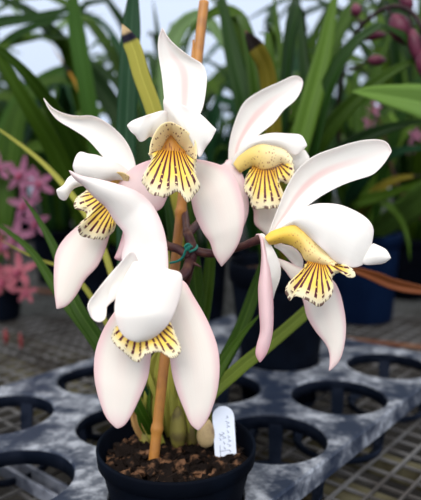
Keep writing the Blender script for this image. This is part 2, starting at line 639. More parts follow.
LU, LV, SP = 1.45, 1.5, 0.0235
k = -LV
while k <= LV:
    add(box_data(BC + DV * k - DU * LU, BC + DV * k + DU * LU, .0024, .0024))
    k += SP
k = -LU
while k <= LU:
    q = BC + DU * k - np.array([0, 0, .0022])
    add(box_data(q - DV * LV, q + DV * LV, .0024, .0024))
    k += SP
mesh('wire_mesh', V, Fc, M['wire'], bench, smooth=False)


def timber(p, wdt, hgt, d, ln0, ln1, mat, name='timber_beam'):
    v, f = box_data(np.array(p) - d * ln0, np.array(p) + d * ln1, wdt, hgt)
    mesh(name, v, f, mat, bench, smooth=False, bevel=.002)


TZ = BZ - 0.0055
timber(G(400, 462, TZ), .018, .018, DV, .35, .9, M['timber'])
timber(G(25, 372, TZ), .05, .05, DV, 1.3, .5, M['timber'])
q = BC + DU * 1.1
timber((q[0], q[1], TZ), .05, .05, DV, 1.4, 1.4, M['timber'])
q = BC - DU * 1.15
timber((q[0], q[1], TZ), .05, .05, DV, 1.4, 1.4, M['timber'])
dd = G(421, 346, BZ + .006) - G(320, 335, BZ + .006)
timber(G(370, 340, BZ + .006), .010, .006, dd / np.linalg.norm(dd), .16, .5, M['rust'], 'rusty_strip')
dd = G(60, 292, BZ + .006) - G(0, 284, BZ + .006)
timber(G(30, 288, BZ + .006), .014, .006, dd / np.linalg.norm(dd), .5, .22, M['rust'], 'rusty_strip')
RZ = -.040
for (a, b) in (((0, 449), (62, 483)), ((-4, 460), (50, 491))):
    ga, gb = G(*a, RZ), G(*b, RZ)
    v, f = box_data(ga - (gb - ga) * 0.12, gb + (gb - ga) * .12, .004, .0118)
    mesh('steel_rail', v, f, M['steel'], bench, smooth=False, bevel=.001)
for du, dv in ((1.38, 1.4), (1.38, -1.4), (-1.38, 1.4), (-1.38, -1.4)):
    q = BC + DU * du + DV * dv
    v, f = box_data((q[0], q[1], -.85), (q[0] + 1e-6, q[1], TZ - .05), .06, .06)
    mesh('leg', v, f, M['timber'], bench, smooth=False)

# ------------------------------------------------------------------ the plastic carrying tray
O0 = np.array([0.0508, 0.4765])
PU = 0.119 * np.array([math.cos(R(50.3)), math.sin(R(50.3))])
PV = 0.124 * np.array([math.cos(R(168.6)), math.sin(R(168.6))])
HR = 0.0465
tray = root('carrying_tray', 'grey plastic pot tray with round holes, streaked with pale lime scale', 'tray', (0.0, 0.5, BZ))
du_ = PU / np.linalg.norm(PU)
dn_ = np.array([-du_[1], du_[0]])                  # towards the left-back rows
cells = {(i, j): O0 + i * PU + j * PV for i in range(-3, 3) for j in range(0, 3)}
cells[(-1, 0)] = G(176.5, 442, .036)[:2] + np.array([0.0, -.003])
perp = PV @ dn_
sA, sB = -.054, 2 * perp + .056
uA, uB = -3 * .119 - .06 - .06, 2 * .119 + .062
quad = [O0 + du_ * uA + dn_ * sA, O0 + du_ * uB + dn_ * sA, O0 + du_ * (uB - .0) + dn_ * sB, O0 + du_ * uA + dn_ * sB]


def clip(poly, m, nrm):
    out = []
    for a in range(len(poly)):
        p, q2 = poly[a], poly[(a + 1) % len(poly)]
        dp, dq = (p - m) @ nrm, (q2 - m) @ nrm
        if dp <= 0:
            out.append(p)
        if dp * dq < 0:
            out.append(p + (q2 - p) * dp / (dp - dq))
    return out


V, Fc = [], []
for key, c in cells.items():
    poly = [np.array(p) for p in quad]
    for k2, c2 in cells.items():
        if k2 != key and poly:
            poly = clip(poly, (c + c2) / 2, c2 - c)
    if len(poly) < 3:
        continue
    angs = [2 * math.pi * a / 64 for a in range(64)] + [math.atan2(*(p - c)[::-1]) % (2 * math.pi) for p in poly]
    angs = sorted(set(round(a, 5) for a in angs))
    o = len(V)
    n = len(angs)
    for a in angs:
        d = np.array([math.cos(a), math.sin(a)])
        best = 9
        for b in range(len(poly)):
            p, q2 = poly[b], poly[(b + 1) % len(poly)]
            ed = q2 - p
            den = d[0] * ed[1] - d[1] * ed[0]
            if abs(den) < 1e-12:
                continue
            r_ = p - c
            s1 = (r_[0] * ed[1] - r_[1] * ed[0]) / den
            s2 = (r_[0] * d[1] - r_[1] * d[0]) / den
            if s1 > 0 and -1e-6 <= s2 <= 1 + 1e-6:
                best = min(best, s1)
        hr = min(HR, best - .002)
        prf = [(hr, -.0025), (hr + .0006, -.0012), (hr + .0012, -.0005), (min(hr + .004, best), 0.0), (best, 0.0)]
        for r_, z in prf:
            V.append((c[0] + d[0] * r_, c[1] + d[1] * r_, z))
    for a in range(n):
        b = (a + 1) % n
        for k2 in range(4):
            Fc.append((o + a * 5 + k2, o + a * 5 + k2 + 1, o + b * 5 + k2 + 1, o + b * 5 + k2))
mesh('deck', V, Fc, M['tray'], tray, smooth=False)
# turned-down rim round the outside
V, Fc = [], []
ring = [np.array([*p, 0]) for p in quad]
for z, ex in ((0, 0), (-.002, .002), (-.016, .003)):
    for a, p in enumerate(ring):
        cc = np.mean(ring, 0)
        dr = (p - cc) / np.linalg.norm(p - cc)
        V.append(p + dr * ex * 1.4 + np.array([0, 0, z]))
for k2 in range(2):
    for a in range(4):
        b = (a + 1) % 4
        Fc.append((k2 * 4 + a, k2 * 4 + b, (k2 + 1) * 4 + b, (k2 + 1) * 4 + a))
mesh('outer_rim', V, Fc, M['tray'], tray, smooth=False, solid=.002)
for key, c in cells.items():
    if key[0] < -2:
        continue
    lathe('cup_collar', [(HR + .0002, -.002), (HR - .001, -.014), (HR + .0006, -.014), (HR + .0016, -.002)], c[0], c[1], M['tray_dark'], tray, seg=64)
    if key == (-1, 1):
        continue                    # this cup is broken out: two rails show through
    for q3 in range(4):
        V, Fc = [], []
        a = AU + q3 * math.pi / 2 + .5
        dx, dy = math.cos(a), math.sin(a)
        tx, ty = -dy, dx
        for r_, z, hw in ((HR - .001, -.010, .007), (HR - .003, -.030, .006), (HR - .005, -.047, .0055)):
            for sgn in (-1, 1):
                for rr in (0, .002):
                    V.append((c[0] + dx * (r_ + rr) + tx * hw * sgn, c[1] + dy * (r_ + rr) + ty * hw * sgn, z))
        for s in (0, 4):
            for f in ((0, 1, 5, 4), (2, 6, 7, 3), (0, 4, 6, 2), (1, 3, 7, 5)):
                Fc.append(tuple(s + k2 for k2 in f))
        mesh('cup_strut', V, Fc, M['tray_dark'], tray, smooth=False)
    lathe('cup_ring', [(HR - .011, -.0505), (HR - .003, -.0505), (HR - .002, -.046), (HR - .0035, -.044), (HR - .005, -.0475), (HR - .011, -.0485), (HR - .011, -.0505)],
          c[0], c[1], M['tray_dark'], tray, seg=40)


# ------------------------------------------------------------------ pots and clumps
def pot(parent, x, y, r, z0, z1, mat, taper=.78, label=None):
    h = z1 - z0
    pr = [(0.001, z0), (r * taper * .97, z0), (r * taper, z0 + .003), (r * .935, z1 - h * .16), (r * .94, z1 - h * .14), (r * .99, z1 - h * .13),
          (r, z1 - .002), (r * .995, z1), (r * .965, z1), (r * .955, z1 - .003), (r * .93, z1 - h * .15), (r * taper * .95, z0 + .005), (0.001, z0 + .005)]
    return lathe('pot', pr, x, y, mat, parent, label=label)


def soil(parent, x, y, r, z, seed=1, chips=0, name='potting_bark'):
    rnd = random.Random(seed)
    V, Fc = [], []
    n, s = 12, 32
    V.append((x, y, z + .003))
    for i in range(1, n + 1):
        for j in range(s):
            a = 2 * math.pi * j / s
            V.append((x + r * i / n * math.cos(a), y + r * i / n * math.sin(a), z + rnd.uniform(-.002, .003)))
    for j in range(s):
        Fc.append((0, 1 + j, 1 + (j + 1) % s))
    for i in range(n - 1):
        for j in range(s):
            Fc.append((1 + i * s + j, 1 + (i + 1) * s + j, 1 + (i + 1) * s + (j + 1) % s, 1 + i * s + (j + 1) % s))
    for k in range(chips):
        a, rr = rnd.uniform(0, 6.283), r * .97 * math.sqrt(rnd.random())
        c = np.array([x + rr * math.cos(a), y + rr * math.sin(a), z + rnd.uniform(.001, .006)])
        sx_ = np.array([rnd.uniform(.003, .007), rnd.uniform(.002, .004), rnd.uniform(.0012, .003)])
        e3 = [rnd.uniform(0, 6.28) for _ in range(3)]
        from mathutils import Euler
        rm = np.array(Euler((e3[0] * .15, e3[1] * .12, e3[2])).to_matrix())
        o = len(V)
        for q3 in ((-1, -.7, -1), (1, -1, -1), (.8, 1, -1), (-.9, .8, -1), (-.8, -.9, 1), (.9, -.6, 1), (1, .7, 1), (-.7, .9, 1)):
            V.append(c + rm @ (sx_ * (np.array(q3) + np.array([rnd.uniform(-.2, .2) for _ in range(3)]))))
        for f in ((3, 2, 1, 0), (4, 5, 6, 7), (0, 1, 5, 4), (1, 2, 6, 5), (2, 3, 7, 6), (3, 0, 4, 7)):
            Fc.append(tuple(o + t for t in f))
    ob = mesh(name, V, Fc, M['bark'], parent, smooth=False)
    ob['kind'] = 'stuff'
    return ob


def clump(parent, x, y, z, n, hts, wid, mats, seed, spread=.5, lean=(0, 0), arch=1.0):
    rnd = random.Random(seed)
    for k in range(n):
        a = rnd.uniform(0, 6.283)
        hgt = rnd.uniform(*hts)
        sp = spread * rnd.uniform(.25, 1.0) * hgt
        dx, dy = math.cos(a) * sp + lean[0] * hgt, math.sin(a) * sp + lean[1] * hgt
        b = np.array([x + math.cos(a) * .018, y + math.sin(a) * .018, z])
        drop = rnd.uniform(-.05, .28) * arch
        pts = [b, b + np.array([dx * .12, dy * .12, hgt * .42]), b + np.array([dx * .42, dy * .42, hgt * .82]),
               b + np.array([dx * .85, dy * .85, hgt * (1.0 - drop * .2)]), b + np.array([dx * 1.35, dy * 1.35, hgt * (1.0 - drop)])]
        face = np.array([-math.cos(a), -math.sin(a), .5]) * .5 + np.array([rnd.uniform(-.4, .4), -.7, .2])
        strap('leaf', pts, rnd.uniform(*wid), face, rnd.choice(mats), parent, n=14)


def plant(name, label, x, y, r, z0, z1, pmat, n, hts, wid, mats, seed, spread=.5, lean=(0, 0), group=None, cat='plant', arch=1.0):
    rt = root(name, label, cat, (x, y, z0), group)
    pot(rt, x, y, r, z0, z1, pmat)
    soil(rt, x, y, r * .93, z1 - .015, seed)
    clump(rt, x, y, z1 - .015, n, hts, wid, mats, seed, spread, lean, arch)
    return rt


GREENS = [M['leaf'], M['leaf_dark'], M['leaf'], M['leaf_bright'], M['leaf_dark']]
DARKS = [M['leaf_dark'], M['leaf'], M['leaf_teal']]

# plant in the black pot standing in the tray behind
c21 = O0 + 2 * PU + PV
pb = root('potted_orchid', 'leafy orchid in tall black pot standing in tray behind the flowers', 'plant', (*c21, BZ))
bz1 = 0.115
pot(pb, c21[0], c21[1], .0605, BZ + .004, bz1, M['pot'], taper=.66)
soil(pb, c21[0], c21[1], .052, bz1 - .012, 5)
bb = (c21[0], c21[1], bz1 - .012)
hleaf(pb, [(252, 150, .70), (243, 95, .70), (232, 50, .71), (222, 0, .72), (216, -30, .73)], 20, M['leaf_dark'], base=bb)
hleaf(pb, [(262, 150, .73), (254, 90, .74), (245, 40, .75), (238, 18, .76), (222, 10, .77), (200, 22, .79), (180, 48, .80)], 22, M['leaf'], base=bb)
hleaf(pb, [(290, 180, .66), (306, 120, .66), (322, 60, .67), (334, 0, .68), (340, -30, .68)], 21, M['leaf_bright'], base=bb)
hleaf(pb, [(275, 160, .62), (270, 95, .60), (265, 66, .59), (257, 50, .58), (245, 30, .575)], 17, M['leaf_olive'], base=bb, blunt=.07, label='olive leaf with a dead black tip')
hleaf(pb, [(280, 150, .76), (284, 80, .77), (278, 30, .78), (272, -20, .79)], 9, M['leaf'], base=bb)
hleaf(pb, [(300, 150, .78), (306, 90, .79), (302, 40, .80), (296, -20, .81)], 14, M['leaf_dark'], base=bb)
hleaf(pb, [(296, 190, .72), (325, 135, .70), (355, 100, .69), (395, 70, .68), (440, 50, .67)], 17, M['leaf'], base=bb)
hleaf(pb, [(300, 200, .74), (335, 160, .73), (370, 135, .73), (430, 118, .72)], 20, M['leaf_dark'], base=bb)
clump(pb, bb[0], bb[1], bb[2], 6, (.2, .36), (.018, .026), DARKS, 12, .35, (.15, .3))

# plant in the navy pot
xb, yb = G(363, 322, BZ)[:2]
yb += .03
pn = root('potted_orchid', 'orchid with broad leaves in a navy blue pot on the wire bench', 'plant', (xb, yb, BZ))
pot(pn, xb, yb, .070, BZ + .001, .105, M['pot_blue'], taper=.84)
soil(pn, xb, yb, .064, .09, 6)
bn = (xb, yb, .09)
hleaf(pn, [(420, 200, .85), (468, 160, .76), (455, 118, .69), (421, 103, .65), (392, 97, .63), (370, 93, .62), (352, 91.5, .615)], 36, M['leaf_pale'], base=bn, blunt=.16, label='broad pale green leaf arching in from the right')
hleaf(pn, [(350, 200, .92), (375, 165, .85), (405, 150, .8), (450, 148, .76)], 15, M['leaf_teal'], base=bn)
hleaf(pn, [(350, 205, .93), (385, 195, .90), (430, 180, .86)], 15, M['leaf'], base=bn)
hleaf(pn, [(345, 200, .96), (335, 180, .9), (315, 190, .86), (296, 215, .84)], 16, M['leaf'], base=bn)
hleaf(pn, [(352, 195, .97), (330, 140, .97), (322, 90, .98), (300, 50, .99)], 15, M['leaf_dark'], base=bn)
hleaf(pn, [(360, 195, .99), (365, 120, 1.0), (380, 60, 1.0), (398, 20, 1.0)], 15, M['leaf'], base=bn)
hleaf(pn, [(375, 200, .93), (398, 215, .88), (408, 240, .86), (410, 262, .86)], 9, M['leaf'], base=bn)
hleaf(pn, [(368, 200, .95), (395, 180, .92), (425, 175, .9)], 12, M['leaf_olive'], base=bn)
clump(pn, bn[0], bn[1], bn[2], 14, (.16, .34), (.020, .028), GREENS, 23, .45, (.1, .1))
# dead brown leaf lying out over the bench, from the right
hl = hleaf(pn, [(440, 292, .62), (415, 289, .60), (392, 284, .58), (372, 276, .565), (350, 269, .555), (330, 266, .55)], 11, M['leaf_dry'], fold=.3, label='dead brown leaf')

# flower spike with purple buds, top right
sp_pts = [P(352, 200, 1.0), P(338, 130, .90), P(342, 75, .80), P(352, 40, .74), P(372, 16, .70), P(394, 6, .68), P(414, 14, .66), P(424, 34, .655)]
pp = tube('flower_spike', [np.array(bn)] + sp_pts, [.004, .0035, .003, .0022], M['stem_dark'], pn, n=60, label='dark purple stem hung with buds')


def bud(x, y, d, lx, ly, w_, stalk):
    """bud centred on (x, y); (lx, ly) is half its length vector in the picture"""
    a, b = P(x - lx, y - ly, d), P(x + lx, y + ly, d)
    r = w_ * d / F
    n = 12
    ax = [a + (b - a) * i / (n - 1) for i in range(n)]
    o = tube('bud', ax, 1.0, M['bud'], pp, n=n, seg=12, jitter=lambda u: r * max(math.sin(math.pi * (u * .94 + .03)) ** .7 * (1.08 - .3 * u), .05))
    tube('bud_stalk', [P(*stalk), (P(*stalk) + a) / 2 + np.array([0, 0, -.002]), a], [.0016, .0013], M['stem_dark'], pp, n=10, seg=8)


bud(356, 10, .735, -1, -7, 6, (363, 22, .72))
bud(372, 35.5, .72, 14, -1, 5.5, (354, 38, .735))
bud(377, 60.5, .72, 9, 0, 6, (349, 70, .77))
bud(401, 30, .68, 8, 15, 12, (388, 8, .685))
bud(415, 46, .665, 3, 17, 7, (409, 12, .67))
bud(406, 2, .675, -5, -9, 7, (398, 6, .68))
bud(424, 64, .66, 1, 15, 9, (420, 24, .657))

# left-back plant with strap leaves (dark pot at the picture's left edge)
xl, yl = G(-6, 322, BZ)[:2]
yl += .03
pl = root('potted_orchid', 'pink flowered orchid in a black pot at the bench by the left edge', 'plant', (xl, yl, BZ))
pot(pl, xl, yl, .045, BZ + .001, .03, M['pot'], taper=.8)
soil(pl, xl, yl, .041, .018, 8)
bl = (xl, yl, .018)
hleaf(pl, [(-14, 250, .98), (-20, 150, 1.0), (-18, 80, 1.02), (10, 40, 1.0), (60, 18, .98), (95, 12, .97)], 16, M['leaf_dark'], base=bl)
hleaf(pl, [(0, 240, .97), (8, 170, .97), (20, 110, .97), (40, 85, .97), (62, 80, .97), (88, 96, .98)], 24, M['leaf'], base=bl, face=(0, -1, .6))
hleaf(pl, [(-60, 120, .95), (-40, 45, .93), (-5, 24, .92), (32, 18, .91), (70, 9, .90), (100, 2, .9)], 15, M['leaf_dark'], base=bl, blunt=.3)
hleaf(pl, [(-50, 130, .99), (-30, 70, 1.0), (5, 46, 1.0), (40, 37, 1.0), (72, 26, 1.0)], 11, M['leaf'], base=bl)
hleaf(pl, [(-10, 220, .99), (4, 150, 1.02), (25, 100, 1.03), (52, 76, 1.03), (80, 66, 1.03), (104, 64, 1.03)], 26, M['leaf_mid'], base=bl)
clump(pl, bl[0], bl[1], bl[2], 8, (.25, .45), (.018, .028), DARKS, 31, .5)

# plant in a pot hidden behind the main one: tall strap leaves in the upper left
xm, ym = G(196, 326, BZ)[:2]
ym += .06
pm = root('potted_orchid', 'tall strap leaved orchid in black pot on bench behind the left flowers', 'plant', (xm, ym, BZ))
pot(pm, xm, ym, .06, BZ + .001, .08, M['pot'], taper=.8)
soil(pm, xm, ym, .055, .068, 9)
bm_ = (xm, ym, .068)
hleaf(pm, [(125, 230, .85), (96, 140, .80), (85, 80, .78), (76, 25, .77), (70, -30, .76)], 17, M['leaf_mid'], base=bm_, blunt=True)
hleaf(pm, [(130, 230, .84), (88, 172, .72), (60, 120, .66), (30, 78, .62), (0, 50, .60), (-40, 25, .58)], 24, M['leaf'], base=bm_)
hleaf(pm, [(120, 235, .82), (80, 200, .74), (55, 150, .70), (28, 105, .67), (-8, 45, .65), (-30, 10, .64)], 26, M['leaf'], base=bm_)
hleaf(pm, [(160, 200, .93), (150, 120, .95), (126, 62, .96), (104, 24, .97), (84, 14, .98), (60, 16, .99)], 10, M['leaf_teal'], base=bm_)
hleaf(pm, [(175, 200, .93), (168, 110, .95), (160, 50, .96), (153, 0, .97)], 12, M['leaf_dark'], base=bm_)
hleaf(pm, [(185, 200, .92), (170, 100, .93), (170, 52, .93), (182, 26, .93), (200, 16, .92), (222, 40, .92), (240, 85, .92)], 22, M['leaf_grey'], base=bm_)
hleaf(pm, [(160, 210, .92), (140, 130, .95), (118, 85, .97), (92, 62, .98), (60, 55, 1.0)], 12, M['leaf_dark'], base=bm_)
hleaf(pm, [(130, 215, .90), (95, 130, .86), (74, 80, .84), (62, 62, .83), (50, 42, .825)], 7, M['leaf_orange'], base=bm_, label='thin leaf turned orange with dried tip')
hleaf(pm, [(150, 200, .95), (115, 110, 1.0), (60, 40, 1.0), (20, 6, 1.0), (-30, -8, 1.0)], 20, M['leaf_dark'], base=bm_)
clump(pm, bm_[0], bm_[1], bm_[2], 9, (.16, .32), (.014, .024), DARKS, 41, .45)

# rows of further plants behind, each in its own black pot
far = [(-.62, 1.30, 1, .66), (-.36, 1.42, 2, .48), (-.10, 1.34, 3, .55), (.16, 1.38, 4, .60), (.42, 1.26, 5, .66), (.64, 1.44, 6, .62),
       (-.85, 1.75, 7, .72), (-.48, 1.80, 8, .52), (-.12, 1.78, 9, .50), (.22, 1.80, 10, .6), (.58, 1.75, 11, .75), (.92, 1.8, 12, .7),
       (-.22, 1.12, 13, .36), (.10, 1.10, 14, .40), (-.3, 2.15, 15, .36), (.05, 2.2, 16, .45), (.4, 2.1, 17, .6), (-.7, 2.2, 18, .5), (.8, 2.2, 19, .75)]
for x, y, s, hh in far:
    plant('potted_orchid', 'green strap leaved orchid in black pot, blurred in the back rows of the bench', x, y, .065, BZ + .001, .075, M['pot'],
          22 if y < 1.6 else 32, (hh * .33, hh), (.024, .040), GREENS if s % 2 else DARKS, 100 + s, .55, (0, 0), 'back row orchids')


# ------------------------------------------------------------------ pink orchids in the back: one flower built once, then copied
def pink_flower(parent, c, size, mat, seed, face=None, name='pink_flower'):
    rnd = random.Random(seed)
    f = np.array(face if face is not None else [rnd.uniform(-.5, .5), -1, rnd.uniform(-.2, .5)])
    f /= np.linalg.norm(f)
    s = np.cross(f, [0, 0, 1.0])
    s /= np.linalg.norm(s)
    t = np.cross(s, f)
    V, Fc, U = [], [], []
    a0 = rnd.uniform(-.3, .3)
    for k in range(5):
        a = math.pi / 2 + a0 + k * 2 * math.pi / 5
        d = math.cos(a) * s + math.sin(a) * t
        q = np.cross(d, f)
        o = len(V)
        n = 9
        for i in range(n):
            u = i / (n - 1)
            hw = size * .19 * math.sin(math.pi * min(u * .86 + .10, 1)) ** .8
            for j in range(5):
                v = j / 2 - 1
                V.append(c + d * size * u + q * hw * v - f * size * (.12 * u * u * (1 if k % 2 else -1.3) - .10 * v * v))
                U.append((u, j / 4))
        Fc += [tuple(o + x for x in ff) for ff in grid_faces(n, 5)]
    fo = mesh(name, V, Fc, mat, parent, uvs=U, solid=.0008)
    tube('flower_lip', [c - f * -.001, c + f * size * .25 - t * size * .06, c + f * size * .32 - t * size * .3], [size * .08, size * .11, size * .14], M['mauve_lip'], fo, n=8, seg=8)
    return fo


sd = 0
for (x, y, d, s, m) in ((22, 176, .95, 20, 'mauve'), (38, 184, .93, 18, 'mauve'), (25, 205, .93, 18, 'mauve'),
                        (36, 222, .92, 16, 'mauve'), (16, 236, .92, 19, 'mauve'), (-2, 168, .95, 16, 'mauve'), (2, 246, .92, 14, 'rosy'),
                        (20, 272, .90, 20, 'rosy'), (3, 280, .90, 18, 'rosy'), (26, 292, .89, 12, 'rosy')):
    sd += 1
    pink_flower(pl, P(x, y, d), s * d / F, M[m], sd)
tube('flower_spike', [np.array(bl), P(4, 290, .95), P(14, 240, .96), P(22, 190, .97), P(24, 160, .97)], [.003, .002], M['stem'], pl, n=20)
for (xx, yy, rr) in ((6, 338, 3.2), (21, 342, 2.4)):
    d = .90
    fp = tube('fallen_petal', [P(xx - 1, yy - 9, d), P(xx, yy, d), P(xx, yy + 7, d)], [.0015, rr * d / F, .0012], M['red'], None, n=10, seg=8)
    fp['label'] = ('larger red fallen petal on the bench mesh by the black pot' if xx < 10 else
                   'smaller red fallen petal on the bench mesh, right of the larger one')
    fp['category'] = 'petal'
    fp['group'] = 'fallen petals on the bench'
pf = root('potted_orchid', 'pink flowered orchid among the leaves behind the upper right white flower', 'plant', (.16, 1.22, BZ))
pot(pf, .16, 1.22, .06, BZ + .001, .06, M['pot'])
soil(pf, .16, 1.22, .055, .05, 77)
clump(pf, .16, 1.22, .05, 9, (.25, .4), (.018, .028), DARKS, 55, .4)
tube('flower_spike', [np.array((.16, 1.22, .05)), P(292, 220, 1.15), P(290, 150, 1.12), P(298, 100, 1.1)], [.003, .002], M['stem'], pf, n=20)
for (x, y, s) in ((280, 126, 13), (296, 118, 15), (302, 106, 12), (290, 138, 14), (308, 124, 11), (276, 138, 10), (284, 112, 9)):
    sd += 1
    pink_flower(pf, P(x, y, 1.1), s * 1.1 / F, M['mauve'], sd)
pk = root('potted_orchid', 'small mauve flowered orchid glimpsed between leaves at the right', 'plant', (.46, 1.1, BZ))
pot(pk, .46, 1.1, .06, BZ + .001, .07, M['pot'])
soil(pk, .46, 1.1, .055, .06, 78)
clump(pk, .46, 1.1, .06, 12, (.2, .34), (.018, .026), GREENS, 56, .5)
tube('flower_spike', [np.array((.46, 1.1, .06)), P(400, 190, 1.05), P(385, 140, 1.02), P(374, 105, 1.0)], [.003, .002], M['stem'], pk, n=20)
for (x, y, s) in ((373, 110, 9), (369, 122, 8), (376, 100, 6), (416, 135, 8), (410, 148, 7)):
    sd += 1
    pink_flower(pk, P(x, y, 1.0), s * 1.0 / F, M['mauve'], sd)

# ------------------------------------------------------------------ the flowering orchid
pc = O0 - PU
PX, PY = G(176.5, 442, .036)[:2]
PX, PY = float(PX), float(PY)
orchid = root('flowering_orchid', 'white and pink orchid with five striped yellow lips, in small black pot', 'plant', (PX, PY, BZ))
PR = 79.5 * float((np.array([PX, PY, .036]) - ORG) @ FW) / F
z1 = .036
lathe('pot', [(0.001, -.047), (.039, -.047), (.0395, -.044), (.0455, -.002), (PR * .93, z1 - .013), (PR * .94, z1 - .0115), (PR * .985, z1 - .010), (PR, z1 - .0015), (PR * .995, z1), (PR * .965, z1),
              (PR * .955, z1 - .002), (PR * .90, z1 - .013), (.0435, 0), (.037, -.043), (.001, -.043)], PX, PY, M['pot'], orchid, seg=64, label='black plastic pot')
SZ = .021
soil(orchid, PX, PY, PR * .86, SZ, 3, chips=420)


def fl_part(name, pts, rad):
    """the short stalk that carries a flower: the flower's own mesh"""
    return tube(name, [P(*p) for p in pts], rad, M['stem'], orchid, n=26, label=None)


# stem: from the pot up behind the cane, then the stalks of the flowers
tube('flower_stem', [np.array((PX + .000, PY + .020, SZ)), P(172, 380, .440), P(178, 310, .425), P(188, 272, .390), P(193, 250, .387), P(187, 232, .39)],
     [.0038, .0034, .0032, .0034, .003], M['stem'], orchid, n=50)
tube('stem_bract', [P(190, 262, .386), P(195, 264, .383), P(201, 267, .382)], [.002, .0012, .0004], M['stem'], orchid, n=10)

# --- flower one: top centre
d0 = .37
f1 = fl_part('flower', [(187, 234, .39), (186, 222, .41), (182, 195, .436), (177, 160, .42), (174, 140, .378)], [.0028, .0024, .0028])
loft('dorsal_sepal', [(168, 132), (165, 108), (161.5, 75), (158, 52), (158.2, 40), (160.5, 32), (162.3, 27.5)], [(186, 132), (201, 113), (206, 92), (206.8, 74), (202.7, 64), (192, 57.5), (176.4, 46), (167, 36), (162.8, 28)],
     d0, [0.2, .6, 1.0, .9], bulge=.45, mat=M['dorsal'], parent=f1, edge_roll=-.1)
loft('petal', [(172, 124), (166.5, 111), (151, 113.6), (139, 118), (131, 121.5), (127.2, 125.5)], [(168, 140), (157, 139), (149, 137), (145, 140.5), (140, 142), (135, 135.5), (130.5, 131.5), (127.2, 125.5)],
     d0, [-.6, -1.4, -2.0, -2.2], bulge=-.2, mat=M['white'], parent=f1, ruffle=.15)
loft('petal', [(166, 130), (164, 112), (163, 100), (164, 97.3), (169, 97.2), (180, 103.5), (199, 113), (216.2, 129.5)], [(176, 138), (185, 138), (191.5, 143), (196.5, 151), (199.5, 158), (206, 147.5), (212, 139), (216.2, 129.5)],
     d0, [-.5, -1.3, -2.0, -2.3], [-.5, -1.9, -2.2, -2.3], bulge=-.2, mat=M['white'], parent=f1, ruffle=.2)
loft('lateral_sepal', [(190, 158), (210, 161.5), (226.4, 168), (237, 181.5), (242.5, 197), (244.8, 213), (241.5, 236.5), (233, 253.5), (221.5, 266.5)], [(188, 178), (191.5, 203), (195, 216.5), (203, 233), (209.5, 242), (214, 255), (221.5, 266.5)],
     d0, [.3, -.2, -.2, .2], bulge=-.32, mat=M['sepal'], parent=f1, nu=36)
loft('lateral_sepal', [(158, 158), (148, 160.5), (136.6, 165), (127, 172), (118, 184), (113, 205)], [(168, 196), (162, 208), (150, 214), (132, 214), (120, 212), (113, 205)],
     d0, [.4, .6, .9, 1.1], bulge=-.3, mat=M['sepal_pink'], parent=f1)
loft('lip_hood', [(149, 155), (150.5, 143), (154.5, 133), (161, 124.5), (170, 121.5), (178, 125), (186, 130), (195, 139), (197, 150), (196.5, 160)], [(158, 155), (160, 151), (164, 144), (168, 138), (171, 135), (174, 138), (179, 144), (184, 149), (187, 154), (189, 158)],
     d0, [-2.4, -2.2, -2.0, -2.0, -2.2, -2.4], [-1.0], bulge=-.15, mat=M['hood'], parent=f1, taper=False, nu=40, nv=9, label='yellow spotted side lobes of the lip')
loft('column', [(160, 152), (165, 142), (171, 133), (177, 142), (186, 152)], [(164, 158), (168, 156), (172, 155), (176, 156), (182, 158)], d0, -1.0, -1.3, bulge=.2, mat=M['throat'], parent=f1, taper=False, nu=20, nv=7)
loft('lip', [(157, 151), (163, 150), (168, 150.5), (173, 150.5), (179, 151.5), (187, 155)],
     [(148, 153), (151.6, 160), (147.5, 168), (143, 176.5), (141.6, 184), (146, 188), (153, 195.5), (159, 197.5), (165, 197.5), (172, 194), (178, 192.5), (183, 197), (186.5, 201.5), (191.5, 202), (195, 194), (200.5, 186.5), (197.5, 180), (195.5, 172), (197, 160)],
     d0, -1.3, [-1.9, -2.6, -2.9, -2.6, -1.9], bulge=-.55, mat=M['lip'], parent=f1, taper=False, nu=110, nv=16, ruffle=.14, rk=14, scallop=.02, label='yellow lip striped with maroon')

# --- flower two: left
d0 = .385
f2 = fl_part('flower', [(190, 257, .386), (178, 249, .391), (165, 244, .395), (140, 210, .398), (122, 182, .392)], [.003, .0026, .003])
loft('dorsal_sepal', [(136, 166), (133.5, 156), (126.5, 141.5), (117, 130.5), (104.7, 121), (92, 115.5), (78.4, 116), (64, 113.5), (51, 107), (43.6, 98)], [(126, 176), (115, 169), (104, 158.5), (97, 150), (85.6, 138), (71.2, 128.5), (57, 119.5), (48, 107.5), (43.6, 98)],
     d0, [.1, .3, .2, 0], bulge=.35, mat=M['white'], parent=f2, edge_roll=-.15)
loft('petal', [(130, 172), (119, 163.5), (104.7, 157.8), (96, 154.5), (88, 153.5), (80, 151.5), (76, 156), (73, 166)], [(130, 182), (118, 180), (105, 182), (92, 182), (82, 178), (75.5, 173.5), (73, 166)],
     d0, [-.5, -1.2, -1.8, -2.0], bulge=-.4, mat=M['white'], parent=f2, ruffle=.12)
loft('petal', [(112, 178), (95, 178), (80, 175), (74, 174), (67.4, 178.5), (64, 184.5), (56.5, 190)], [(112, 186), (92, 186), (80, 186), (72, 190), (68.5, 196), (65, 201), (59, 198), (56.5, 190)],
     d0, [-.2, -1.2, -1.5, -2.3], bulge=-.4, mat=M['white'], parent=f2, ruffle=.15, rk=5)
loft('lip_hood', [(100, 186), (104, 178), (112, 173), (122, 172), (130, 176)], [(112, 192), (114, 188), (117, 185), (122, 186), (126, 190)], d0, [-1.3], [-.3], mat=M['gold'], parent=f2, taper=False, nu=20, nv=8, label='golden throat of the lip')
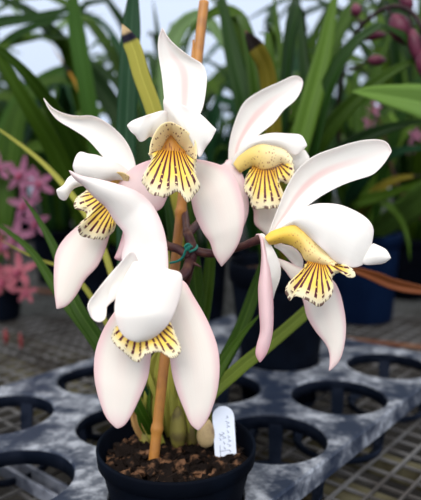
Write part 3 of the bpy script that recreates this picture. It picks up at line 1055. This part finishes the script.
loft('lip', [(101, 189), (107, 193), (112, 199), (115, 206), (116, 213)],
     [(88, 189), (83, 193), (77, 197), (74.3, 201), (74.8, 208), (79, 210.5), (84, 212), (87, 216), (84, 221), (78, 225), (78, 230), (82, 236), (91.6, 239.5), (97, 238.5), (103.5, 240), (108, 236.5), (113.5, 231), (116, 224), (117, 218)],
     d0, -.7, [-1.2, -1.8, -2.0, -1.4, -.8], bulge=-.45, mat=M['lip_b'], parent=f2, taper=False, nu=110, nv=16, ruffle=.13, rk=12, scallop=.02, label='yellow lip striped with maroon')
loft('lateral_sepal', [(84, 220), (76, 227), (64, 238.5), (55.6, 253), (53.7, 271.5), (54.3, 292), (56.8, 309)], [(112, 226), (109, 238), (103.5, 255), (97, 267.5), (85.6, 279.5), (76, 296), (66, 306.5), (56.8, 309)],
     d0, [.2, 0, -.3, -.5], bulge=-.30, mat=M['sepal'], parent=f2, nu=34)
loft('lateral_sepal', [(126, 200), (125, 220), (122, 236), (118, 249), (114.5, 258)], [(142, 205), (142, 235), (131, 254), (120, 261), (114.5, 258)], d0, [.3, .2, 0, -.2], bulge=-.4, mat=M['sepal_rose'], parent=f2, label='rosy lower sepal seen edge on')

# --- flower three: front and low
d0 = .33
f3 = fl_part('flower', [(190, 260, .387), (186, 271, .375), (178, 278, .36), (160, 284, .342)], [.003, .0032, .003])
loft('dorsal_sepal', [(168, 284), (168.5, 266), (167, 243), (163, 226), (153, 205), (140, 193), (121, 185), (100, 179.5), (80, 175.5), (69, 170.3)], [(140, 288), (128, 272), (121, 258), (124.5, 244), (123.5, 233), (114, 221), (106, 208), (94, 197.5), (83, 185.5), (74, 178.5), (69, 170.3)],
     d0, [.3, 1.2, 1.3, .4, -.4], bulge=-.5, mat=M['pink_edge'], parent=f3, nu=38, ruffle=.08)
loft('lateral_sepal', [(132, 290), (114, 312), (102.8, 330), (94.8, 353), (94, 377), (99, 400), (107, 419), (117, 428.5)], [(156, 300), (154, 335), (151, 357), (148.4, 377), (141, 396), (130, 418), (124, 426), (117, 428.5)],
     d0, [.4, .1, -.3, -.5], bulge=-.30, mat=M['sepal'], parent=f3, nu=34)
loft('lateral_sepal', [(168, 282), (182.5, 279.5), (194, 296.5), (209, 323), (218.5, 350), (219.3, 380), (214, 404), (206, 422), (198.5, 430.5)], [(162, 300), (168, 330), (170.4, 365), (175.5, 388), (184.5, 411), (191, 425), (198.5, 430.5)],
     d0, [.4, .1, -.2, -.3], bulge=-.30, mat=M['sepal'], parent=f3, nu=34)
loft('lip', [(124, 322), (132, 326), (144, 330), (156, 328), (166, 318)],
     [(115, 327), (112.5, 333), (111.2, 340), (117, 346.5), (122, 350), (126, 355), (132, 359.5), (139, 362), (144, 357), (150, 353.5), (157, 352), (163, 353.5), (168, 357), (174, 358), (181.5, 352.5), (180, 345), (177, 338), (174, 330), (169.5, 321)],
     d0, -1.5, [-1.5, -2.2, -2.6, -2.2, -1.4], bulge=-.3, mat=M['lip'], parent=f3, taper=False, nu=110, nv=16, ruffle=.13, rk=13, scallop=.02, label='yellow lip striped with maroon')
loft('petal', [(158, 290), (140, 266), (136, 254), (132.5, 250), (121, 261.5), (102.5, 283), (93, 296), (88.5, 302), (88, 308.5)], [(150, 290), (136, 284), (124, 287), (116, 299), (110, 304), (105, 310), (106, 317), (101, 322.5), (93, 320), (88, 308.5)],
     d0, [-.8, -1.9, -2.2, -2.7], [-1.2, -2.0, -2.5, -2.7], bulge=.25, mat=M['white'], parent=f3, ruffle=.12, rk=6)
loft('petal', [(139.5, 245.3), (133, 262), (122, 282), (114.5, 304), (116, 322), (123, 335.5), (130, 340), (137.5, 342.2)], [(139.5, 245.3), (147, 252.3), (158, 262), (168, 269), (177, 271), (181.6, 273), (182, 290), (175, 312), (168, 325), (152, 338.5), (137.5, 342.2)],
     d0, [-1.2, -2.5, -3.2, -2.9], [-.8, -1.4, -2.2, -2.5], bulge=[-.2, -.35, -.6, -.5], mat=M['white'], parent=f3, ruffle=.12, rk=6, nu=36, nv=17)

# --- flower four: upper right, behind
d0 = .41
f4 = fl_part('flower', [(187, 235, .392), (205, 215, .415), (222, 185, .425), (236, 165, .415)], [.003, .0026, .003])
loft('dorsal_sepal', [(229, 170), (228.3, 158), (229.6, 140.5), (236, 118), (244, 102), (258.5, 91.5), (281, 81), (294, 75.3), (300, 76.5), (303, 81.5)], [(240, 168), (246, 149), (258.5, 135.5), (274.5, 122.5), (284, 110), (295.5, 100.3), (301.5, 90), (303, 81.5)],
     d0, [.2, .3, .3, .5], bulge=.4, mat=M['dorsal'], parent=f4, edge_roll=-.12)
loft('petal', [(270, 152), (285, 146), (302, 148), (307, 153), (309.8, 159.7)], [(272, 168), (288, 174), (297, 173.2), (305, 166.5), (309.8, 159.7)], d0, [0, -.5, -.9, -1.0], bulge=-.4, mat=M['white'], parent=f4)
loft('petal', [(230, 165), (238, 150), (252, 138.6), (271, 133), (287, 133.5), (301.7, 135.3), (307, 145.5)], [(238, 170), (247, 153), (258.5, 146), (273, 146), (285, 150), (296, 155.5), (303, 150), (307, 145.5)],
     d0, [-.3, -1.0, -1.5, -1.9], bulge=-.3, mat=M['white'], parent=f4, ruffle=.12)
loft('lip_hood', [(233, 164), (240, 154), (250, 147), (262, 143.5), (275, 146), (286, 150.5), (293, 159)], [(240, 173.5), (247, 169), (253, 166), (262, 169.5), (272, 168), (282, 163.5), (290, 170)],
     d0, [-.5, -1.3, -1.6], [-.4, -1.2, -1.4], bulge=-.25, mat=M['gold_pale'], parent=f4, taper=False, nu=32, nv=11, label='golden spotted side lobe of the lip')
loft('lip', [(252, 166), (259, 168), (267, 168.5), (275, 167), (283, 163)],
     [(250, 171), (246, 177), (244.5, 183), (244, 190), (247.5, 195), (250.5, 199), (250, 205), (254, 209), (261, 208.3), (268, 210), (275, 208), (283, 206.5), (286, 199), (282, 194), (279, 189), (280.5, 181.5), (286, 183.5), (292, 182.5), (294.5, 173), (293, 162)],
     d0, -.9, [-1.2, -1.9, -2.2, -1.8, -1.5], bulge=-.45, mat=M['lip_b'], parent=f4, taper=False, nu=110, nv=16, ruffle=.13, rk=13, scallop=.02, label='yellow lip striped with maroon')
loft('lateral_sepal', [(250, 196), (253.5, 212), (254.5, 224), (262, 231), (272, 240)], [(285, 196), (285, 212), (284, 226), (278, 234), (272, 240)], d0, [.2, 0, -.2, -.3], bulge=-.3, mat=M['sepal'], parent=f4)
loft('lateral_sepal', [(228, 166), (226, 160), (229, 159.3), (236.4, 164.5), (243.5, 176.5), (248.3, 197), (248.3, 213), (240, 235)], [(224, 176), (216, 166), (219, 178), (226, 200), (230, 215), (234, 226), (240, 235)],
     d0, [0, -.2, -.6, -.8], bulge=-.4, mat=M['sepal_pink'], parent=f4, label='pink lower sepal')

# --- flower five: right
d0 = .37
f5 = fl_part('flower', [(193, 250, .387), (205, 253, .386), (218, 253, .386), (240, 247, .384), (263, 238, .374)], [.003, .0027, .0025, .003])
loft('dorsal_sepal', [(266, 240), (271, 226), (278.5, 206.5), (285.6, 188.5), (296.3, 170.5), (312.3, 156.5), (335.5, 147.5), (360.4, 140.4), (378.3, 139.3), (387.2, 142), (391.6, 151.5)], [(272, 238), (281, 228), (292.8, 219), (307, 206.5), (324.8, 194.3), (346, 183.8), (364, 178), (373, 174.8), (384, 164), (391.6, 151.5)],
     d0, [.1, .4, .3, 0], bulge=.4, mat=M['dorsal'], parent=f5, nu=38, edge_roll=-.1)
loft('petal', [(274, 240), (283, 244), (292, 246.5), (299, 252), (303, 260), (301.5, 275)], [(274, 247), (280, 250.5), (287, 257.5), (296, 268), (301.5, 275)], d0, [.1, .4, .8, 1.0], bulge=-.2, mat=M['pink_edge'], parent=f5)
loft('lateral_sepal', [(272, 256), (288, 262), (302, 268), (318, 272), (335, 282), (344.8, 312), (345.8, 336), (340, 360), (334, 367), (329, 371)], [(276, 260), (288, 275), (302.5, 300), (306.5, 316.5), (316.5, 333), (324, 342), (328.5, 350), (329.8, 360), (329, 371)],
     d0, [.6, .9, .6, .4], bulge=-.28, mat=M['sepal'], parent=f5, nu=34)
loft('lateral_sepal', [(259, 234), (263, 233), (268, 240), (275, 252), (280.3, 265), (280.3, 277), (275, 292), (272.5, 300)], [(261, 238), (263.5, 250), (266.5, 262), (270, 280), (272, 290), (272.6, 296), (272.6, 299), (272.5, 300)],
     d0, [0, -.1, .2, .1], [0, -.6, -.6, 0], bulge=.1, mat=M['white'], parent=f5, label='white inner face of the folded sepal')
loft('lateral_sepal', [(255, 236), (257.5, 233), (260, 238), (261.5, 252), (260.5, 270), (258.2, 287), (259, 310), (260, 332), (256.6, 345), (255.6, 355), (260, 362.5)], [(258, 233.5), (262, 236), (265, 248), (269, 265), (272, 285), (273.2, 300), (273.5, 317), (272.8, 331), (270, 345), (266, 355), (260, 362.5)],
     d0, [-.1, -.4, -.6, -.7], [-.1, -.5, -.7, -.7], bulge=-.45, mat=M['sepal_rose'], parent=f5, nu=40, label='pink sepal seen edge on')
loft('lip_hood', [(264.5, 237.5), (270, 232), (277, 229), (286, 224.5), (294.5, 223.5), (303, 228), (311, 236), (320, 246), (330, 255), (338, 264)], [(269, 244.5), (275, 244.5), (281, 243), (287, 244), (292, 246), (297, 249), (301, 253), (305, 260.5), (317, 265), (331, 268)],
     d0, [-.1, -.6, -1.0, -1.4], [-.1, -.6, -1.0, -1.3], bulge=-.45, mat=M['gold'], parent=f5, taper=False, nu=36, nv=13, label='golden spotted side lobe of the lip')
loft('lip', [(307, 261), (313, 262), (319, 263), (325, 264), (332, 264)],
     [(305, 264), (304, 270), (302, 276), (296, 281), (290, 282), (286.5, 286), (284.8, 294), (287, 298), (290, 300.8), (295, 296), (300, 298), (306, 301), (312, 303), (320, 307), (326, 302.5), (331, 296), (333.5, 288), (332, 278), (337, 273), (344, 273), (350, 278.3), (355, 276), (352, 268.5), (343, 264)],
     d0, -1.3, [-1.5, -2.0, -2.3, -2.0, -1.9], bulge=-.4, mat=M['lip_b'], parent=f5, taper=False, nu=120, nv=16, ruffle=.13, rk=14, scallop=.02, label='yellow lip striped with maroon')
loft('petal', [(373, 243), (379, 245.5), (386, 249.5), (389, 254), (390.5, 258)], [(360, 262), (365, 264.8), (371, 265), (384, 263), (390.5, 258)], d0, -1.7, bulge=-.3, mat=M['white'], parent=f5, label='curled tip of the petal')
loft('petal', [(270, 235), (281, 226), (292.8, 217), (307, 206.3), (318, 203.3), (339, 204.3), (352, 209), (361, 213.7), (369, 220), (373.5, 228), (372, 242), (369, 256)], [(276, 233), (285, 228), (294.5, 224.5), (303, 231), (311, 238.5), (319, 246), (326.6, 253), (332, 259), (339, 264), (348, 267.5), (358, 267), (365, 263), (369, 256)],
     d0, [-.2, -1.0, -1.6, -1.8, -1.5], bulge=[-.1, -.4, -.35, -.15], mat=M['white'], parent=f5, nu=40, nv=17, ruffle=.16)

# --- leaves, sheaths and bulbs of the flowering orchid
ob = (PX, PY, SZ)


def ol(pts, wpx, mat, base, **kw):
    return hleaf(orchid, pts, wpx, mat, base=(PX + base[0], PY + base[1] + .018, SZ - .002), **kw)


ol([(136, 380, .43), (128, 270, .46), (126, 150, .48), (129, 70, .49), (133, 0, .50), (135, -30, .50)], 20, M['leaf_teal'], (-.012, .018), blunt=True)
ol([(168, 380, .43), (176, 240, .46), (166, 160, .455), (153, 108, .45), (141, 75, .447), (134, 50, .445), (122, 24, .443)], 16.5, M['leaf_yellow'], (-.004, .014), blunt=.045, label='yellowing leaf with black band and dried tip')
ol([(205, 402, .41), (235, 372, .42), (268, 345, .44), (305, 313, .46), (335, 285, .48)], 13, M['leaf_lime'], (.016, .004), blunt=True, label='light green blade')
ol([(205, 395, .42), (222, 365, .43), (240, 330, .445), (258, 282, .46), (272, 240, .47), (285, 200, .48)], 13, M['leaf'], (.012, .010))
ol([(206, 400, .41), (225, 360, .42), (242, 335, .43), (262, 312, .44)], 10, M['leaf'], (.015, .006))
ol([(140, 410, .42), (105, 350, .43), (75, 303, .44), (56, 252, .46), (40, 222, .47), (22, 196, .48)], 13, M['leaf'], (-.014, .006))
ol([(135, 405, .43), (92, 338, .45), (60, 295, .47), (30, 250, .49), (0, 226, .50), (-20, 214, .51)], 10, M['leaf'], (-.016, .010))
ol([(140, 400, .43), (110, 330, .46), (70, 272, .50), (35, 258, .51), (0, 240, .52)], 5, M['sheath'], (-.010, .010))
ol([(150, 380, .43), (120, 300, .47), (95, 230, .50), (50, 170, .54), (0, 130, .58), (-20, 118, .6)], 6, M['sheath'], (-.006, .014))
ol([(190, 380, .43), (196, 300, .44), (190, 220, .45), (196, 160, .46)], 15, M['leaf'], (.010, .014))
ol([(186, 380, .43), (182, 300, .44), (172, 230, .45), (160, 160, .46)], 14, M['leaf_dark'], (.004, .018))
ol([(195, 380, .44), (206, 300, .45), (214, 230, .46), (226, 180, .47)], 12, M['leaf'], (.016, .014))
for (x, y, tx, ty, w_, m, bx, by) in ((150, 420, 158, 350, 15, 'sheath', -.010, .000), (180, 420, 178, 345, 17, 'sheath', .004, .004), (196, 425, 190, 350, 17, 'sheath', .014, .002),
                                      (138, 425, 133, 385, 10, 'sheath_tan', -.018, .004), (145, 420, 146, 350, 14, 'leaf', -.012, .008), (205, 430, 206, 370, 13, 'sheath', .020, .008)):
    ol([(x, y, .430), ((x + tx) / 2 - 1, (y + ty) / 2, .434), (tx, ty, .438)], w_, M[m], (bx, by), name='sheath', blunt=(m == 'sheath'), fold=.35)


def bulb(x, y, d, rx, ry, mat):
    c = P(x, y, d)
    ax = [c + UP * (ry * d / F) * t for t in np.linspace(-1, 1, 10)]
    tube('pseudobulb', ax, 1.0, mat, orchid, n=12, seg=14, jitter=lambda u: rx * d / F * max((1 - (2 * u - 1) ** 2) ** .5 * (1.1 - .35 * u), .06))


bulb(206, 433, .415, 10, 15, M['bulb'])
bulb(178, 428, .427, 9, 22, M['bulb_old'])
bulb(193, 420, .434, 10, 30, M['bulb_old'])
bulb(146, 440, .435, 8, 18, M['bulb_old'])

# ------------------------------------------------------------------ cane, tie, label
A0 = G(152.5, 470, SZ)
cane = root('bamboo_cane', 'orange brown bamboo cane pushed into the pot, rising behind the flowers', 'cane', A0)
top = P(204, 2, .435)
dirc = (top - A0) / np.linalg.norm(top - A0)


def node(u):
    r = 1.0
    for k in (.135, .33, .56, .80):
        r += .26 * math.exp(-((u - k) / .006) ** 2)
    return r


tube('shaft', [A0 - dirc * .02, A0 + (top - A0) * .5, top], [.0036, .0035, .0036], M['cane'], cane, n=160, seg=14, jitter=node)
pa = P(193, 56, .432)
tube('splinter', [P(192, 75, .432), pa, P(193.5, 40, .4325)], [.0018, .0015, .0006], M['cane'], cane, n=10, seg=6)

tie = root('plant_tie', 'teal green plant tie knotted on the flower stem below the top flower', 'tie', P(187, 246, .385))
kn = [P(192, 247, .381), P(188, 244, .379), P(185, 247, .380), P(188, 250, .380), P(190, 246, .379), P(186, 250, .380), P(183, 257, .382), P(178, 261, .384), P(170, 263, .388)]
tube('cord', kn, .0008, M['tie'], tie, n=80, seg=8)
tube('stem_loop', [P(189, 252, .3815), P(194, 250, .3815), P(197, 247, .386), P(194, 244, .391), P(188, 244, .389), P(186.5, 248, .383)], .0009, M['tie'], tie, n=40, seg=8)

# plant label standing in the pot
LB = G(226.5, 468, SZ)
lab = root('plant_label', 'white plastic plant label with faint pencil writing, stuck in front pot', 'label', LB)
lb_d = float((LB - ORG) @ FW)
lw = 22.5 * lb_d / F / 2
LT = P(222.5, 406, lb_d + .012)
ydir = (LT - LB) / np.linalg.norm(LT - LB)
xdir = np.array([1.0, 0.16, 0])
xdir -= ydir * (xdir @ ydir)
xdir /= np.linalg.norm(xdir)
nd = np.cross(xdir, ydir)
Ln = np.linalg.norm(LT - LB)
out = [(-lw * .93, -.02), (lw * .93, -.02), (lw, Ln - lw)]
for k in range(1, 12):
    a = math.pi * k / 12
    out.append((lw * math.cos(a), Ln - lw + lw * math.sin(a)))
out.append((-lw, Ln - lw))
mesh('tag', [LB + xdir * a + ydir * b for a, b in out], [tuple(range(len(out)))], M['label'], lab, smooth=False, solid=.0009)
sv = -1 if nd[1] > 0 else 1
rnd = random.Random(5)
V, Fc = [], []


def stroke(pts):
    global V, Fc
    for a in range(len(pts) - 1):
        p = np.array(pts[a])
        q = np.array(pts[a + 1])
        t = (q - p) / (np.linalg.norm(q - p) + 1e-9)
        s = np.array([-t[1], t[0]]) * .00022
        o = len(V)
        for z in (.00045, .0006):
            for k in (p - s, p + s, q + s, q - s):
                V.append(LB + xdir * k[0] + ydir * k[1] + nd * sv * z)
        Fc += [tuple(o + i for i in f) for f in ((0, 1, 2, 3), (4, 5, 6, 7), (0, 1, 5, 4), (1, 2, 6, 5), (2, 3, 7, 6), (3, 0, 4, 7))]


for row, (x0, y0, y1_) in enumerate(((.0022, .010, .036), (-.0012, .012, .024), (-.0035, .018, .022))):
    yy = y0
    while yy < y1_:
        hh = rnd.uniform(.0010, .0022)
        stroke([(x0 + rnd.uniform(-.0004, .0004), yy), (x0 + hh, yy + .0006), (x0 + .0002, yy + .0013), (x0 + rnd.uniform(-.001, .001), yy + .0018)])
        yy += rnd.uniform(.0024, .0038)
stroke([(-.0036, .008), (-.0036, .015)])
stroke([(-.0042, .011), (.003, .0115)])
hw_ = mesh('handwriting', V, Fc, M['pencil'], lab, smooth=False, label='faint grey pencil writing')
